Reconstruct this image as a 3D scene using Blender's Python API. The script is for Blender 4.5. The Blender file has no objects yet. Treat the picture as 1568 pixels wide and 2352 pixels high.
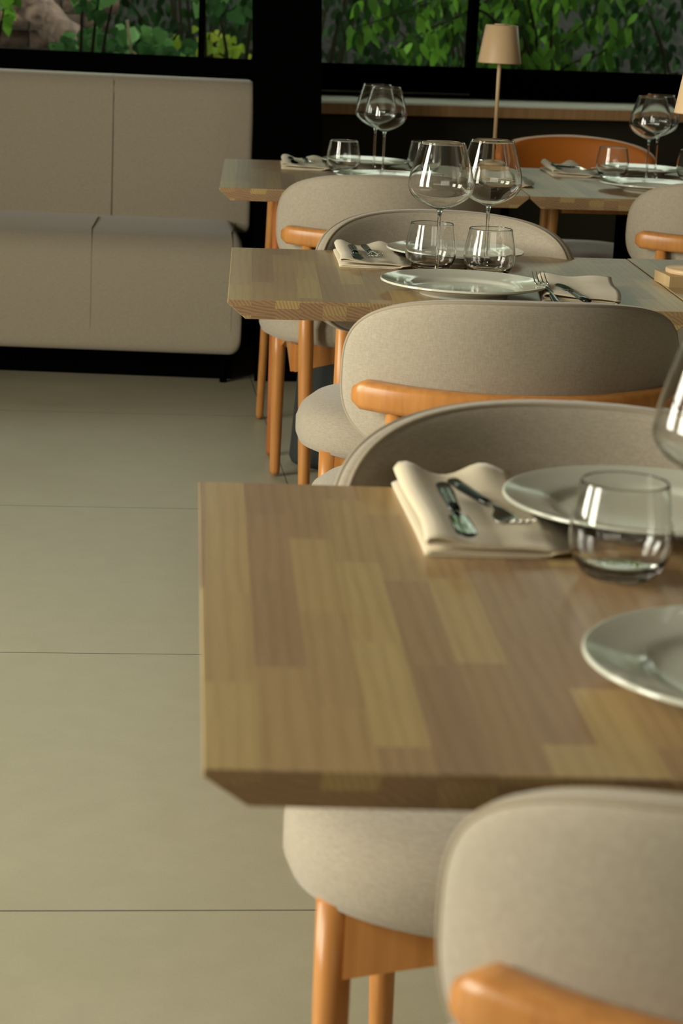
import bpy, bmesh, math, random
from mathutils import Vector, Matrix
C = bpy.context.scene.collection
PI = math.pi
R = math.radians

# ------------------------------------------------------------------ camera
cam_d = bpy.data.cameras.new('camera')
cam = bpy.data.objects.new('camera', cam_d); C.objects.link(cam)
PITCH, ROLL, YAW, EYE = .2418, .0466, .1164, 1.2466
cf = Vector((math.sin(YAW)*math.cos(PITCH), math.cos(YAW)*math.cos(PITCH), -math.sin(PITCH)))
cr0 = Vector((math.cos(YAW), -math.sin(YAW), 0)); cu0 = cr0.cross(cf)
cr = math.cos(ROLL)*cr0 + math.sin(ROLL)*cu0
cu = -math.sin(ROLL)*cr0 + math.cos(ROLL)*cu0
m = Matrix.Identity(4)
for i in range(3):
    m[i][0], m[i][1], m[i][2] = cr[i], cu[i], -cf[i]
m[0][3], m[1][3], m[2][3] = 0, 0, EYE
cam.matrix_world = m
cam_d.sensor_fit = 'VERTICAL'; cam_d.sensor_height = 36; cam_d.sensor_width = 24
cam_d.lens = 75.0
cam_d.dof.use_dof = True; cam_d.dof.focus_distance = 3.75; cam_d.dof.aperture_fstop = 9.0
cam_d.clip_start = .05; cam_d.clip_end = 200
bpy.context.scene.camera = cam
bpy.context.scene.cycles.max_bounces = 20; bpy.context.scene.cycles.transmission_bounces = 20

# ------------------------------------------------------------------ world, daylight, exposure
w = bpy.data.worlds.new('sky'); bpy.context.scene.world = w; w.use_nodes = True
wn = w.node_tree.nodes; bg = wn['Background']
bg.inputs['Color'].default_value = (.98, 1.0, .86, 1); bg.inputs['Strength'].default_value = 2.8

def area(name, loc, rot, sx, sy, power, col):
    l = bpy.data.lights.new(name, 'AREA'); l.shape = 'RECTANGLE'; l.size = sx; l.size_y = sy
    l.energy = power; l.color = col
    o = bpy.data.objects.new(name, l); C.objects.link(o); o.location = loc; o.rotation_euler = rot
    return o
DAY = (1.0, .96, .80)
for _y in (1.5, 3.2): area('daylight_left', (-2.88, _y, 1.75), (0, R(-90), 0), 2.0, .95, 112, DAY)
area('fill_behind_camera', (1.2, -2.85, 2.25), (R(90), 0, 0), 3.6, 1.2, 30, (1.0, .93, .74))  # added fill light behind the camera, the wall there has no opening
vs = bpy.context.scene.view_settings
vs.view_transform = 'Standard'; vs.look = 'None'; vs.exposure = 0.15; vs.gamma = 1.0; vs.use_curve_mapping = False

# ------------------------------------------------------------------ materials
def mat(name, col, rough=.5, metal=0, spec=.5, **kw):
    m_ = bpy.data.materials.new(name); m_.use_nodes = True
    b = m_.node_tree.nodes['Principled BSDF']
    b.inputs['Base Color'].default_value = (*col, 1); b.inputs['Roughness'].default_value = rough
    b.inputs['Metallic'].default_value = metal; b.inputs['Specular IOR Level'].default_value = spec
    for k, v in kw.items(): b.inputs[k.replace('_', ' ')].default_value = v
    return m_
def nd(mt, typ, **kw):
    n = mt.node_tree.nodes.new(typ)
    for k, v in kw.items(): setattr(n, k, v)
    return n
def lk(mt, a, b): mt.node_tree.links.new(a, b)
def math_n(mt, op, a, b=None, c=None):
    n = nd(mt, 'ShaderNodeMath', operation=op)
    for i, v in enumerate((a, b, c)):
        if v is None: continue
        if isinstance(v, (int, float)): n.inputs[i].default_value = v
        else: lk(mt, v, n.inputs[i])
    return n.outputs[0]
def bump(mt, h, strength, dist):
    b = nd(mt, 'ShaderNodeBump'); b.inputs['Strength'].default_value = strength; b.inputs['Distance'].default_value = dist
    lk(mt, h, b.inputs['Height']); lk(mt, b.outputs[0], mt.node_tree.nodes['Principled BSDF'].inputs['Normal'])
def noise(mt, vec, scale, detail=3, rough=.5):
    n = nd(mt, 'ShaderNodeTexNoise'); n.inputs['Scale'].default_value = scale; n.inputs['Detail'].default_value = detail
    n.inputs['Roughness'].default_value = rough
    if vec is not None: lk(mt, vec, n.inputs['Vector'])
    return n.outputs['Fac']
def ramp(mt, fac, stops):
    r = nd(mt, 'ShaderNodeValToRGB'); e = r.color_ramp.elements
    while len(e) < len(stops): e.new(.5)
    for el, (p, c) in zip(e, stops): el.position = p; el.color = (*c, 1)
    lk(mt, fac, r.inputs[0]); return r.outputs[0]
def mixc(mt, fac, a, b, mode='MIX'):
    n = nd(mt, 'ShaderNodeMix', data_type='RGBA', blend_type=mode)
    for s, v in ((0, fac), (6, a), (7, b)):
        if isinstance(v, (int, float)): n.inputs[s].default_value = v
        elif isinstance(v, tuple): n.inputs[s].default_value = (*v, 1)
        else: lk(mt, v, n.inputs[s])
    return n.outputs[2]
def base(mt): return mt.node_tree.nodes['Principled BSDF'].inputs['Base Color']
def ocoord(mt): return nd(mt, 'ShaderNodeTexCoord').outputs['Object']
def mapping(mt, vec, scale):
    n = nd(mt, 'ShaderNodeMapping'); n.inputs['Scale'].default_value = scale; lk(mt, vec, n.inputs['Vector']); return n.outputs[0]

def fabric(name, c1, c2):
    f = mat(name, c1, .95, 0, .15, Sheen_Weight=.35, Sheen_Roughness=.5)
    co = ocoord(f)
    a = noise(f, mapping(f, co, (1, 1, .12)), 900, 2)
    b = noise(f, mapping(f, co, (.12, .12, 1)), 900, 2)
    s = math_n(f, 'ADD', a, b)
    lk(f, ramp(f, math_n(f, 'MULTIPLY', s, .5), [(.38, c2), (.62, c1)]), base(f))
    bump(f, s, .25, .0006)
    return f
FAB = fabric('greige_fabric', (.41, .36, .28), (.33, .285, .22))
FABP = mat('piping_fabric', (.34, .29, .215), .9, 0, .15)
BANQ = fabric('banquette_fabric', (.40, .345, .26), (.335, .285, .21))
PALE = fabric('pale_fabric', (.46, .40, .38), (.38, .33, .31))

def turned_wood(name, c1, c2, rough=.33):
    t = mat(name, c1, rough, 0, .5)
    co = ocoord(t)
    a = noise(t, mapping(t, co, (1, 1, .08)), 70, 4)
    lk(t, ramp(t, a, [(.3, c2), (.7, c1)]), base(t))
    return t
WOOD = turned_wood('chair_beech', (.60, .27, .075), (.47, .19, .045))
WOODT = turned_wood('table_leg_beech', (.62, .31, .10), (.50, .22, .06))
WOODR = turned_wood('table_leg_reddish', (.50, .17, .045), (.40, .12, .03))

def plank_wood(name, end=False):
    t = mat(name, (.5, .35, .2), .34, 0, .5)
    co = ocoord(t)
    sp = nd(t, 'ShaderNodeSeparateXYZ'); lk(t, co, sp.inputs[0])
    X, Y, Z = sp.outputs
    row = math_n(t, 'FLOOR', math_n(t, 'DIVIDE', X, .0385))
    w1 = nd(t, 'ShaderNodeTexWhiteNoise', noise_dimensions='1D'); lk(t, row, w1.inputs['W'])
    off = math_n(t, 'MULTIPLY', w1.outputs['Value'], 7.3)
    cell = math_n(t, 'FLOOR', math_n(t, 'ADD', math_n(t, 'DIVIDE', Y, .235), off))
    if end: cell = math_n(t, 'FLOOR', math_n(t, 'ADD', math_n(t, 'DIVIDE', Z, .0155), off))
    cb = nd(t, 'ShaderNodeCombineXYZ'); lk(t, row, cb.inputs[0]); lk(t, cell, cb.inputs[1])
    w2 = nd(t, 'ShaderNodeTexWhiteNoise', noise_dimensions='3D'); lk(t, cb.outputs[0], w2.inputs['Vector'])
    rnd = w2.outputs['Value']
    tone = ramp(t, rnd, [(0, (.33, .205, .115)), (.30, (.37, .235, .125)), (.55, (.41, .27, .135)), (.8, (.46, .32, .15)), (1, (.50, .36, .16))])
    # grain: long streaks that shift from board to board
    ad = nd(t, 'ShaderNodeVectorMath', operation='ADD'); lk(t, co, ad.inputs[0])
    sc = nd(t, 'ShaderNodeVectorMath', operation='SCALE'); lk(t, w2.outputs['Color'], sc.inputs[0]); sc.inputs['Scale'].default_value = 3
    lk(t, sc.outputs[0], ad.inputs[1])
    if end:
        wv = nd(t, 'ShaderNodeTexWave', wave_type='RINGS', rings_direction='Y')
        wv.inputs['Scale'].default_value = 60; wv.inputs['Distortion'].default_value = 3; wv.inputs['Detail'].default_value = 2; wv.inputs['Detail Scale'].default_value = .4
        lk(t, mapping(t, ad.outputs[0], (1, 1, 1)), wv.inputs['Vector']); g = wv.outputs['Fac']
        dark = .72
    else:
        wv = nd(t, 'ShaderNodeTexWave', wave_type='BANDS', bands_direction='X')
        wv.inputs['Scale'].default_value = 22; wv.inputs['Distortion'].default_value = 9; wv.inputs['Detail'].default_value = 2; wv.inputs['Detail Scale'].default_value = .6
        lk(t, mapping(t, ad.outputs[0], (1, .10, 1)), wv.inputs['Vector']); g = wv.outputs['Fac']
        dark = .90
    fine = noise(t, mapping(t, ad.outputs[0], (1, .05, 1)), 260, 3)
    gr = ramp(t, g, [(0, (dark, dark*.98, dark*.95)), (.6, (1, 1, 1))])
    c = mixc(t, 1.0, tone, gr, 'MULTIPLY')
    c = mixc(t, .35, c, ramp(t, fine, [(.3, (.8, .78, .74)), (.7, (1.1, 1.1, 1.1))]), 'MULTIPLY')
    lk(t, c, base(t))
    t.node_tree.nodes['Principled BSDF'].inputs['Coat Weight'].default_value = .04
    t.node_tree.nodes['Principled BSDF'].inputs['Coat Roughness'].default_value = .22
    return t
PLANK = plank_wood('butcher_block_top'); PLANKE = plank_wood('butcher_block_end_grain', True)

LEDGE = turned_wood('ledge_wood', (.42, .25, .12), (.32, .18, .08), .4)
BLOCK = turned_wood('pale_block_wood', (.58, .42, .22), (.50, .35, .17), .5)
CERAM = mat('glazed_ceramic', (.62, .63, .53), .10, 0, .6)
BLACK = mat('black_metal', (.0015, .0015, .0015), .9, 0, .0)
DARKW = mat('dark_olive_paint', (.030, .028, .018), .9, 0, .05)
STEEL = mat('steel', (.55, .52, .47), .22, 1)
BLADE = mat('dark_reflecting_blade', (.10, .10, .095), .07, 1)  # dark reflection of the room put into the metal colour
HANDLE = mat('black_handle', (.006, .010, .008), .18, 0, .5)
LINEN = mat('cream_linen', (.70, .61, .44), .9, 0, .2, Sheen_Weight=.2)
_n = noise(LINEN, ocoord(LINEN), 700, 2); bump(LINEN, _n, .2, .0005)
LEATHER = mat('tan_leather', (.52, .155, .018), .5, 0, .3)
_n = noise(LEATHER, ocoord(LEATHER), 160, 4); bump(LEATHER, _n, .12, .001)
LAMP = mat('sand_lacquer', (.60, .42, .24), .45, 0, .4)
SLATE = mat('slate_plastic', (.030, .038, .040), .6)
WHITE = mat('wall_paint', (.12, .10, .075), .9)
TOPL = mat('ledge_top_sky_sheen', (.62, .62, .52), .25)  # sky reflection on the ledge put into a pale colour
GLASS = bpy.data.materials.new('drinking_glass'); GLASS.use_nodes = True
_t = GLASS.node_tree; _t.nodes.clear()
_g = _t.nodes.new('ShaderNodeBsdfGlass'); _o = _t.nodes.new('ShaderNodeOutputMaterial')
_g.inputs['IOR'].default_value = 1.5; _g.inputs['Roughness'].default_value = 0; _g.inputs['Color'].default_value = (.995, 1, .995, 1)
_t.links.new(_g.outputs[0], _o.inputs[0])
PANE = bpy.data.materials.new('window_glass'); PANE.use_nodes = True
_t = PANE.node_tree; _t.nodes.clear()
_tr = _t.nodes.new('ShaderNodeBsdfTransparent'); _gl = _t.nodes.new('ShaderNodeBsdfGlossy'); _mx = _t.nodes.new('ShaderNodeMixShader'); _o = _t.nodes.new('ShaderNodeOutputMaterial')
_tr.inputs[0].default_value = (.93, .97, .94, 1); _gl.inputs['Roughness'].default_value = .02; _mx.inputs[0].default_value = .015
_t.links.new(_tr.outputs[0], _mx.inputs[1]); _t.links.new(_gl.outputs[0], _mx.inputs[2]); _t.links.new(_mx.outputs[0], _o.inputs[0])

def floor_mat():
    f = mat('polished_concrete', (.4, .36, .27), .42, 0, .45)
    g = nd(f, 'ShaderNodeNewGeometry').outputs['Position']
    a = noise(f, g, 1.6, 5, .55); b = noise(f, g, 14, 5, .6); c = noise(f, g, 220, 2)
    col = ramp(f, a, [(.3, (.385, .355, .245)), (.7, (.44, .405, .30))])
    col = mixc(f, .5, col, ramp(f, b, [(.3, (.90, .89, .86)), (.7, (1.05, 1.05, 1.04))]), 'MULTIPLY')
    col = mixc(f, .25, col, ramp(f, c, [(.25, (.75, .74, .7)), (.5, (1, 1, 1))]), 'MULTIPLY')
    sp = nd(f, 'ShaderNodeSeparateXYZ'); lk(f, g, sp.inputs[0])
    def seam(v, ph, wd):
        t = math_n(f, 'FRACT', math_n(f, 'DIVIDE', math_n(f, 'SUBTRACT', v, ph), 1.15))
        t = math_n(f, 'ABSOLUTE', math_n(f, 'SUBTRACT', t, .5))
        return math_n(f, 'GREATER_THAN', t, .5 - wd/1.15)
    s = math_n(f, 'MAXIMUM', seam(sp.outputs[1], 6.175-5.75, .0017), seam(sp.outputs[0], .478, .0012))
    lk(f, mixc(f, s, col, (.05, .045, .05)), base(f))
    r = ramp(f, a, [(.3, (.36,)*3), (.7, (.5,)*3)])
    lk(f, r, f.node_tree.nodes['Principled BSDF'].inputs['Roughness'])
    return f
FLOOR = floor_mat()

# ------------------------------------------------------------------ mesh helpers
def obj(name, bm, m_, parent=None, smooth=True, mats=None):
    me = bpy.data.meshes.new(name); bm.normal_update(); bm.to_mesh(me); bm.free()
    for mm in (mats or [m_]): me.materials.append(mm)
    if smooth:
        for p in me.polygons: p.use_smooth = True
    o = bpy.data.objects.new(name, me); C.objects.link(o)
    if parent: o.parent = parent
    return o
def tag(o, label, cat, group=None, kind=None):
    if label: o['label'] = label
    if cat: o['category'] = cat
    if group: o['group'] = group
    if kind: o['kind'] = kind
    return o
def thing(name, label, cat, loc=(0, 0, 0), rz=0, group=None):
    o = bpy.data.objects.new(name, None); C.objects.link(o); o.empty_display_size = .05
    o.location = loc; o.rotation_euler = (0, 0, rz); return tag(o, label, cat, group)
def copy_tree(o, parent=None):
    c = o.copy(); C.objects.link(c); c.parent = parent
    for ch in list(o.children): copy_tree(ch, c)
    return c
def struct(o): o['kind'] = 'structure'; return o
def box(bm, x0, x1, y0, y1, z0, z1):
    v = [bm.verts.new((x, y, z)) for z in (z0, z1) for x, y in ((x0, y0), (x1, y0), (x1, y1), (x0, y1))]
    for f in ((0, 3, 2, 1), (4, 5, 6, 7), (0, 1, 5, 4), (1, 2, 6, 5), (2, 3, 7, 6), (3, 0, 4, 7)): bm.faces.new([v[i] for i in f])
    return v
def bevel(bm, w_, seg=3, ang=30):
    es = [e for e in bm.edges if len(e.link_faces) == 2 and e.calc_face_angle(0) > R(ang)]
    bmesh.ops.bevel(bm, geom=es, offset=w_, segments=seg, profile=.5, affect='EDGES', clamp_overlap=True)
def tube(bm, pts, rad, n=12, caps=True):
    pts = [Vector(p) for p in pts]
    rad = rad if isinstance(rad, (list, tuple)) else [rad]*len(pts)
    rings = []; up = None
    for i, p in enumerate(pts):
        d = (pts[min(i+1, len(pts)-1)] - pts[max(i-1, 0)]).normalized()
        if up is None:
            up = Vector((0, 0, 1)) if abs(d.z) < .9 else Vector((1, 0, 0))
        s = d.cross(up).normalized(); up = s.cross(d).normalized()
        rings.append([bm.verts.new(p + rad[i]*(math.cos(2*PI*k/n)*s + math.sin(2*PI*k/n)*up)) for k in range(n)])
    for a, b in zip(rings, rings[1:]):
        for k in range(n): bm.faces.new((a[k], a[(k+1) % n], b[(k+1) % n], b[k]))
    if caps: bm.faces.new(rings[0][::-1]); bm.faces.new(rings[-1])
    return bm
def closed_tube(bm, pts, rad, n=8):
    N = len(pts); pts = [Vector(p) for p in pts]; rings = []
    cen = sum(pts, Vector())/N
    for i, p in enumerate(pts):
        d = (pts[(i+1) % N] - pts[i-1]).normalized(); o_ = (p-cen).normalized()
        s = d.cross(o_).normalized(); o_ = s.cross(d).normalized()
        rings.append([bm.verts.new(p + rad*(math.cos(2*PI*k/n)*s + math.sin(2*PI*k/n)*o_)) for k in range(n)])
    for i in range(N):
        a, b = rings[i], rings[(i+1) % N]
        for k in range(n): bm.faces.new((a[k], a[(k+1) % n], b[(k+1) % n], b[k]))
    return bm
def lathe(bm, prof, n=64, close=True):
    """prof: (r,z) list; r=0 ends become poles"""
    rings = []
    for r_, z in prof:
        if r_ < 1e-6: rings.append([bm.verts.new((0, 0, z))])
        else: rings.append([bm.verts.new((r_*math.cos(2*PI*k/n), r_*math.sin(2*PI*k/n), z)) for k in range(n)])
    for a, b in zip(rings, rings[1:]):
        for k in range(n):
            k2 = (k+1) % n
            if len(a) == 1 and len(b) == 1: continue
            if len(a) == 1: bm.faces.new((a[0], b[k2], b[k]))
            elif len(b) == 1: bm.faces.new((a[k], a[k2], b[0]))
            else: bm.faces.new((a[k], a[k2], b[k2], b[k]))
    bmesh.ops.recalc_face_normals(bm, faces=bm.faces)
    return bm
def cr_spline(P, k=6):
    out = []
    for i in range(len(P)-1):
        p0, p1, p2, p3 = P[max(i-1, 0)], P[i], P[i+1], P[min(i+2, len(P)-1)]
        for j in range(k):
            t = j/k
            out.append(tuple(.5*((2*b)+(-a+c)*t+(2*a-5*b+4*c-d)*t*t+(-a+3*b-3*c+d)*t**3) for a, b, c, d in zip(p0, p1, p2, p3)))
    out.append(tuple(P[-1])); return out
def wedge_prism(bm, bottom, top):
    """bottom/top: lists of 4 points ccw"""
    a = [bm.verts.new(p) for p in bottom]; b = [bm.verts.new(p) for p in top]; n = len(a)
    bm.faces.new(a[::-1]); bm.faces.new(b)
    for k in range(n): bm.faces.new((a[k], a[(k+1) % n], b[(k+1) % n], b[k]))
    bmesh.ops.recalc_face_normals(bm, faces=bm.faces); return bm
def sbox(name, m_, bottom, top, bev=0, parent=None):
    bm = bmesh.new(); wedge_prism(bm, bottom, top)
    if bev: bevel(bm, bev)
    return obj(name, bm, m_, parent, smooth=False)
def quadbox(name, m_, p00, p10, p11, p01, z0, z1, bev=0, parent=None):
    """vertical prism over a ground quad"""
    q = (p00, p10, p11, p01)
    return sbox(name, m_, [(x, y, z0) for x, y in q], [(x, y, z1) for x, y in q], bev, parent)

# ================================================================== THE ROOM
struct(quadbox('floor', FLOOR, (-3, -3), (5.5, -3), (5.5, 9.3), (-3, 9.3), -.1, 0))
struct(quadbox('ceiling', WHITE, (-3, -3), (5.5, -3), (5.5, 9.3), (-3, 9.3), 3.0, 3.1))
struct(quadbox('wall_left', WHITE, (-3, -3), (-2.9, -3), (-2.9, 9.3), (-3, 9.3), 0, 3))
for k, yc in enumerate((1.5, 3.2)):
    bm = bmesh.new()
    for (a, b, c, d) in ((yc-.525, yc-.475, .7, 2.8), (yc+.475, yc+.525, .7, 2.8), (yc-.475, yc+.475, .7, .75), (yc-.475, yc+.475, 2.75, 2.8), (yc-.475, yc+.475, 1.48, 1.52)):
        box(bm, -2.899, -2.85, a, b, c, d)
    struct(obj('window_%d' % (k+3), bm, BLACK, smooth=False))
struct(quadbox('wall_right', WHITE, (5.4, -3), (5.5, -3), (5.5, 9.3), (5.4, 9.3), 0, 3))
struct(quadbox('wall_back', WHITE, (-3, -3), (5.5, -3), (5.5, -2.9), (-3, -2.9), 0, 3))

# far wall, left of the post: black parapet with window above the banquette
def win(name, a, b, z0, z1, mull, thick=.06):
    """window along the line a->b (ground points): frame, mullions at the fractions, one pane"""
    a, b = Vector((*a, 0)), Vector((*b, 0)); d = (b-a); L = d.length; d.normalize(); nrm = Vector((-d.y, d.x, 0))
    def seg(bm, s0, s1, t0, t1, za, zb):
        q = [a+d*s0+nrm*t0, a+d*s1+nrm*t0, a+d*s1+nrm*t1, a+d*s0+nrm*t1]
        bmesh_p = [tuple(q_+Vector((0, 0, za))) for q_ in q]; top = [tuple(q_+Vector((0, 0, zb))) for q_ in q]
        v0 = [bm.verts.new(p) for p in bmesh_p]; v1 = [bm.verts.new(p) for p in top]
        bm.faces.new(v0[::-1]); bm.faces.new(v1)
        for k in range(4): bm.faces.new((v0[k], v0[(k+1) % 4], v1[(k+1) % 4], v1[k]))
    bm = bmesh.new()
    seg(bm, 0, L, 0, thick, z1-.06, z1); seg(bm, 0, .05, 0, thick, z0, z1-.06); seg(bm, L-.05, L, 0, thick, z0, z1-.06)
    seg(bm, .05, L-.05, 0, thick, z0, z0+.004)
    for f, wd in mull: seg(bm, f*L-wd/2, f*L+wd/2, 0, thick, z0+.004, z1-.06)
    root = struct(obj(name, bm, BLACK, smooth=False))
    bm = bmesh.new()
    seg(bm, .05, L-.05, thick*.45, thick*.45+.006, z0+.004, z1-.06)
    obj('window_pane', bm, PANE, root, smooth=False)
    return root
# window line left: (-0.363,7.472)->(0.486,7.409) at z .98
LW0, LW1 = (-2.9, 7.66), (.62, 7.400)
win('window_1', LW0, LW1, .98, 2.9, [(.913, .020), (.62, .03), (.33, .03)])
struct(quadbox('wall_far_left', BLACK, LW0, LW1, (LW1[0], LW1[1]+.25), (LW0[0], LW0[1]+.25), 0, .98))
RW0, RW1 = (.60, 7.79), (5.4, 8.99)
win('window_2', RW0, RW1, .967, 2.9, [(.1555, .022), (.49, .03), (.75, .03)])
struct(quadbox('wall_far_right', BLACK, RW0, RW1, (RW1[0], RW1[1]+.15), (RW0[0], RW0[1]+.15), .80, .967))
bm = bmesh.new()
wedge_prism(bm, [(.62, 7.776, .8715), (1.335, 7.955, .8715), (1.335, 7.966, .8715), (.62, 7.787, .8715)],
                [(.62, 7.776, .8785), (1.335, 7.955, .8785), (1.335, 7.966, .8785), (.62, 7.787, .8785)])
struct(obj('trim_1', bm, mat('dull_track_metal', (.08, .075, .06), .5, 0), smooth=False))
# lower dark wall under the ledge
struct(quadbox('wall_under_ledge', DARKW, (.60, 7.43), (5.4, 8.66), (5.4, 8.9), (.60, 7.70), 0, .815))
# deep wooden ledge with pale top
lg = thing('window_ledge', 'long wooden window ledge with a pale glossy top below the right window', 'ledge', (0, 0, 0))
def ledge_pts(o0, o1): return [(.60, 7.325+o0), (5.38, 8.56+o0), (5.38, 8.56+o1), (.60, 7.325+o1)]
q = ledge_pts(0, .452); quadbox('ledge_board', LEDGE, *q, .818, .8565, .004, lg)
q = ledge_pts(.012, .452); quadbox('ledge_top', TOPL, *q, .8566, .8600, 0, lg)

# black steel post between the two windows (leans a touch)
bm = bmesh.new()
wedge_prism(bm, [(.486, 6.74, 0), (.703, 6.76, 0), (.72, 7.86, 0), (.58, 7.46, 0)],
                [(.366, 6.74, 3.0), (.583, 6.76, 3.0), (.60, 7.86, 3.0), (.46, 7.46, 3.0)])
struct(obj('trim_2', bm, BLACK, smooth=False))

# ================================================================== OUTDOORS
EARTH = mat('dark_earth', (.035, .028, .016), .95)
_n = noise(EARTH, nd(EARTH, 'ShaderNodeNewGeometry').outputs['Position'], 9, 6); lk(EARTH, ramp(EARTH, _n, [(.35, (.0015, .002, .001)), (.7, (.007, .007, .004))]), base(EARTH)); bump(EARTH, _n, 1, .05)
bm = bmesh.new(); random.seed(5)
G = []
for j in range(26):
    row = []
    for i in range(34):
        x = -6+i*.5; y = 8.3+j*.5 if j else 8.25
        y = max(y, 9.3) if False else y
        z = -.05+min(3.3, max(0, y-10.9)*1.5)
        row.append(bm.verts.new((x, y+1.1, z+random.uniform(-.05, .05))))
    G.append(row)
for j in range(25):
    for i in range(33): bm.faces.new((G[j][i], G[j][i+1], G[j+1][i+1], G[j+1][i]))
struct(obj('ground', bm, EARTH))

def leaf_mat(name, a, b):
    l = bpy.data.materials.new(name); l.use_nodes = True; t = l.node_tree; t.nodes.clear()
    o = t.nodes.new('ShaderNodeOutputMaterial'); d = t.nodes.new('ShaderNodeBsdfPrincipled'); tr = t.nodes.new('ShaderNodeBsdfTranslucent'); mx = t.nodes.new('ShaderNodeMixShader')
    at_ = t.nodes.new('ShaderNodeAttribute'); at_.attribute_name = 'tone'
    r = t.nodes.new('ShaderNodeValToRGB'); e = r.color_ramp.elements
    e[0].color = (*a, 1); e[1].color = (*b, 1); t.links.new(at_.outputs['Fac'], r.inputs[0])
    t.links.new(r.outputs[0], d.inputs['Base Color']); t.links.new(r.outputs[0], tr.inputs[0]); d.inputs['Roughness'].default_value = .55; d.inputs['Specular IOR Level'].default_value = .2
    mx.inputs[0].default_value = .35; t.links.new(d.outputs[0], mx.inputs[1]); t.links.new(tr.outputs[0], mx.inputs[2]); t.links.new(mx.outputs[0], o.inputs[0])
    return l
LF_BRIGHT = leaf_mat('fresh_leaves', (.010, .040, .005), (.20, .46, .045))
LF_DARK = leaf_mat('shaded_leaves', (.004, .018, .003), (.018, .075, .012))  # shade deep among the shrubs, put into the leaf colour
LF_IVY = leaf_mat('ivy_leaves', (.03, .09, .025), (.20, .42, .14))
LF_YEL = leaf_mat('yellow_leaves', (.22, .32, .03), (.40, .42, .06))
BARK = mat('bark', (.10, .06, .04), .9)
_n = noise(BARK, mapping(BARK, ocoord(BARK), (1, 1, .25)), 22, 5); lk(BARK, ramp(BARK, _n, [(.3, (.06, .035, .028)), (.7, (.20, .125, .10))]), base(BARK)); bump(BARK, _n, .8, .02)
TWIG = mat('pale_twig', (.30, .25, .15), .8)

def leaves(name, parent, m_, spots, shape, seed):
    """spots: (pos, size, tone, droop)"""
    rnd = random.Random(seed); V = []; F = []; T = []
    for (p, s, tone, hang) in spots:
        a = rnd.uniform(-.9, .9) if hang else rnd.uniform(0, 2*PI)
        # leaf axis d, blade normal nrm
        d = Vector((math.sin(a)*.8, rnd.uniform(-.35, .25), -math.cos(a) if hang else math.cos(a))).normalized()
        nrm = Vector((rnd.uniform(-.7, .7), -1, rnd.uniform(.1, 1.1))).normalized()
        nrm = (nrm - d*nrm.dot(d)).normalized(); sd = d.cross(nrm)
        if shape == 'oval': O = [(0, 0), (.15, .15), (.23, .38), (.19, .65), (.08, .87), (0, 1.05)]
        else: O = [(.0, .10), (.30, -.02), (.50, .22), (.42, .42), (.24, .70), (0, 1.0)]
        b = len(V); cup = .12
        for (x, y) in O: V.append(p + s*(sd*x + d*y + nrm*(-cup*y*y + .25*abs(x)*.5)))
        for (x, y) in O[1:-1]: V.append(p + s*(-sd*x + d*y + nrm*(-cup*y*y + .25*abs(x)*.5)))
        # midrib points
        n0 = len(V)
        for (x, y) in O[1:-1]: V.append(p + s*(d*y + nrm*(-cup*y*y)))
        L_ = [b+1, b+2, b+3, b+4]; R_ = [b+6, b+7, b+8, b+9]; M_ = [n0, n0+1, n0+2, n0+3]
        fs = [(b, L_[0], M_[0]), (b, M_[0], R_[0])]
        for k in range(3): fs += [(L_[k], L_[k+1], M_[k+1], M_[k]), (M_[k], M_[k+1], R_[k+1], R_[k])]
        fs += [(L_[3], b+5, M_[3]), (M_[3], b+5, R_[3])]
        F += fs; T += [tone]*len(fs)
    me = bpy.data.meshes.new(name); me.from_pydata([tuple(v) for v in V], [], F); me.materials.append(m_)
    at_ = me.attributes.new('tone', 'FLOAT', 'FACE'); at_.data.foreach_set('value', T)
    for p_ in me.polygons: p_.use_smooth = True
    o = bpy.data.objects.new(name, me); C.objects.link(o); o.parent = parent
    return o
def shrub(name, label, cx, cy, cz, rx, ry, rz_, n, size, m_, seed, shape='oval', hang=True, twigs=14, group=None, tone=(0, 1)):
    root = thing(name, label, 'shrub', (cx, cy, 0), 0, group); rnd = random.Random(seed); spots = []
    bm = bmesh.new()
    for _ in range(twigs):
        a = rnd.uniform(0, 2*PI); e = Vector((rx*rnd.uniform(-.95, .95), ry*rnd.uniform(-.9, .9), cz+rz_*rnd.uniform(-.6, .95)))
        b0 = Vector((rnd.uniform(-.1, .1), rnd.uniform(-.1, .1), 0)); mid = (b0+e)/2+Vector((0, 0, .25))
        P = cr_spline([b0, mid, e], 5); P = [Vector(q_) for q_ in P]
        tube(bm, P, [.014-.010*i/(len(P)-1) for i in range(len(P))], 6)
    obj('stems', bm, STEM, root)
    for _ in range(n):
        th = rnd.uniform(0, 2*PI); ph = math.acos(rnd.uniform(-1, 1)); rr = rnd.uniform(.35, 1)**.5
        p = Vector((rx*rr*math.sin(ph)*math.cos(th), ry*rr*math.sin(ph)*math.sin(th), cz+rz_*rr*math.cos(ph)))
        spots.append((p, size*rnd.uniform(.6, 1.25), rnd.uniform(*tone)**3, hang))  # most tones pushed dark, standing for shade between the leaves
    leaves('foliage', root, m_, spots, shape, seed+1)
    return root
BGK = 'shrubs growing beyond the windows'
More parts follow.
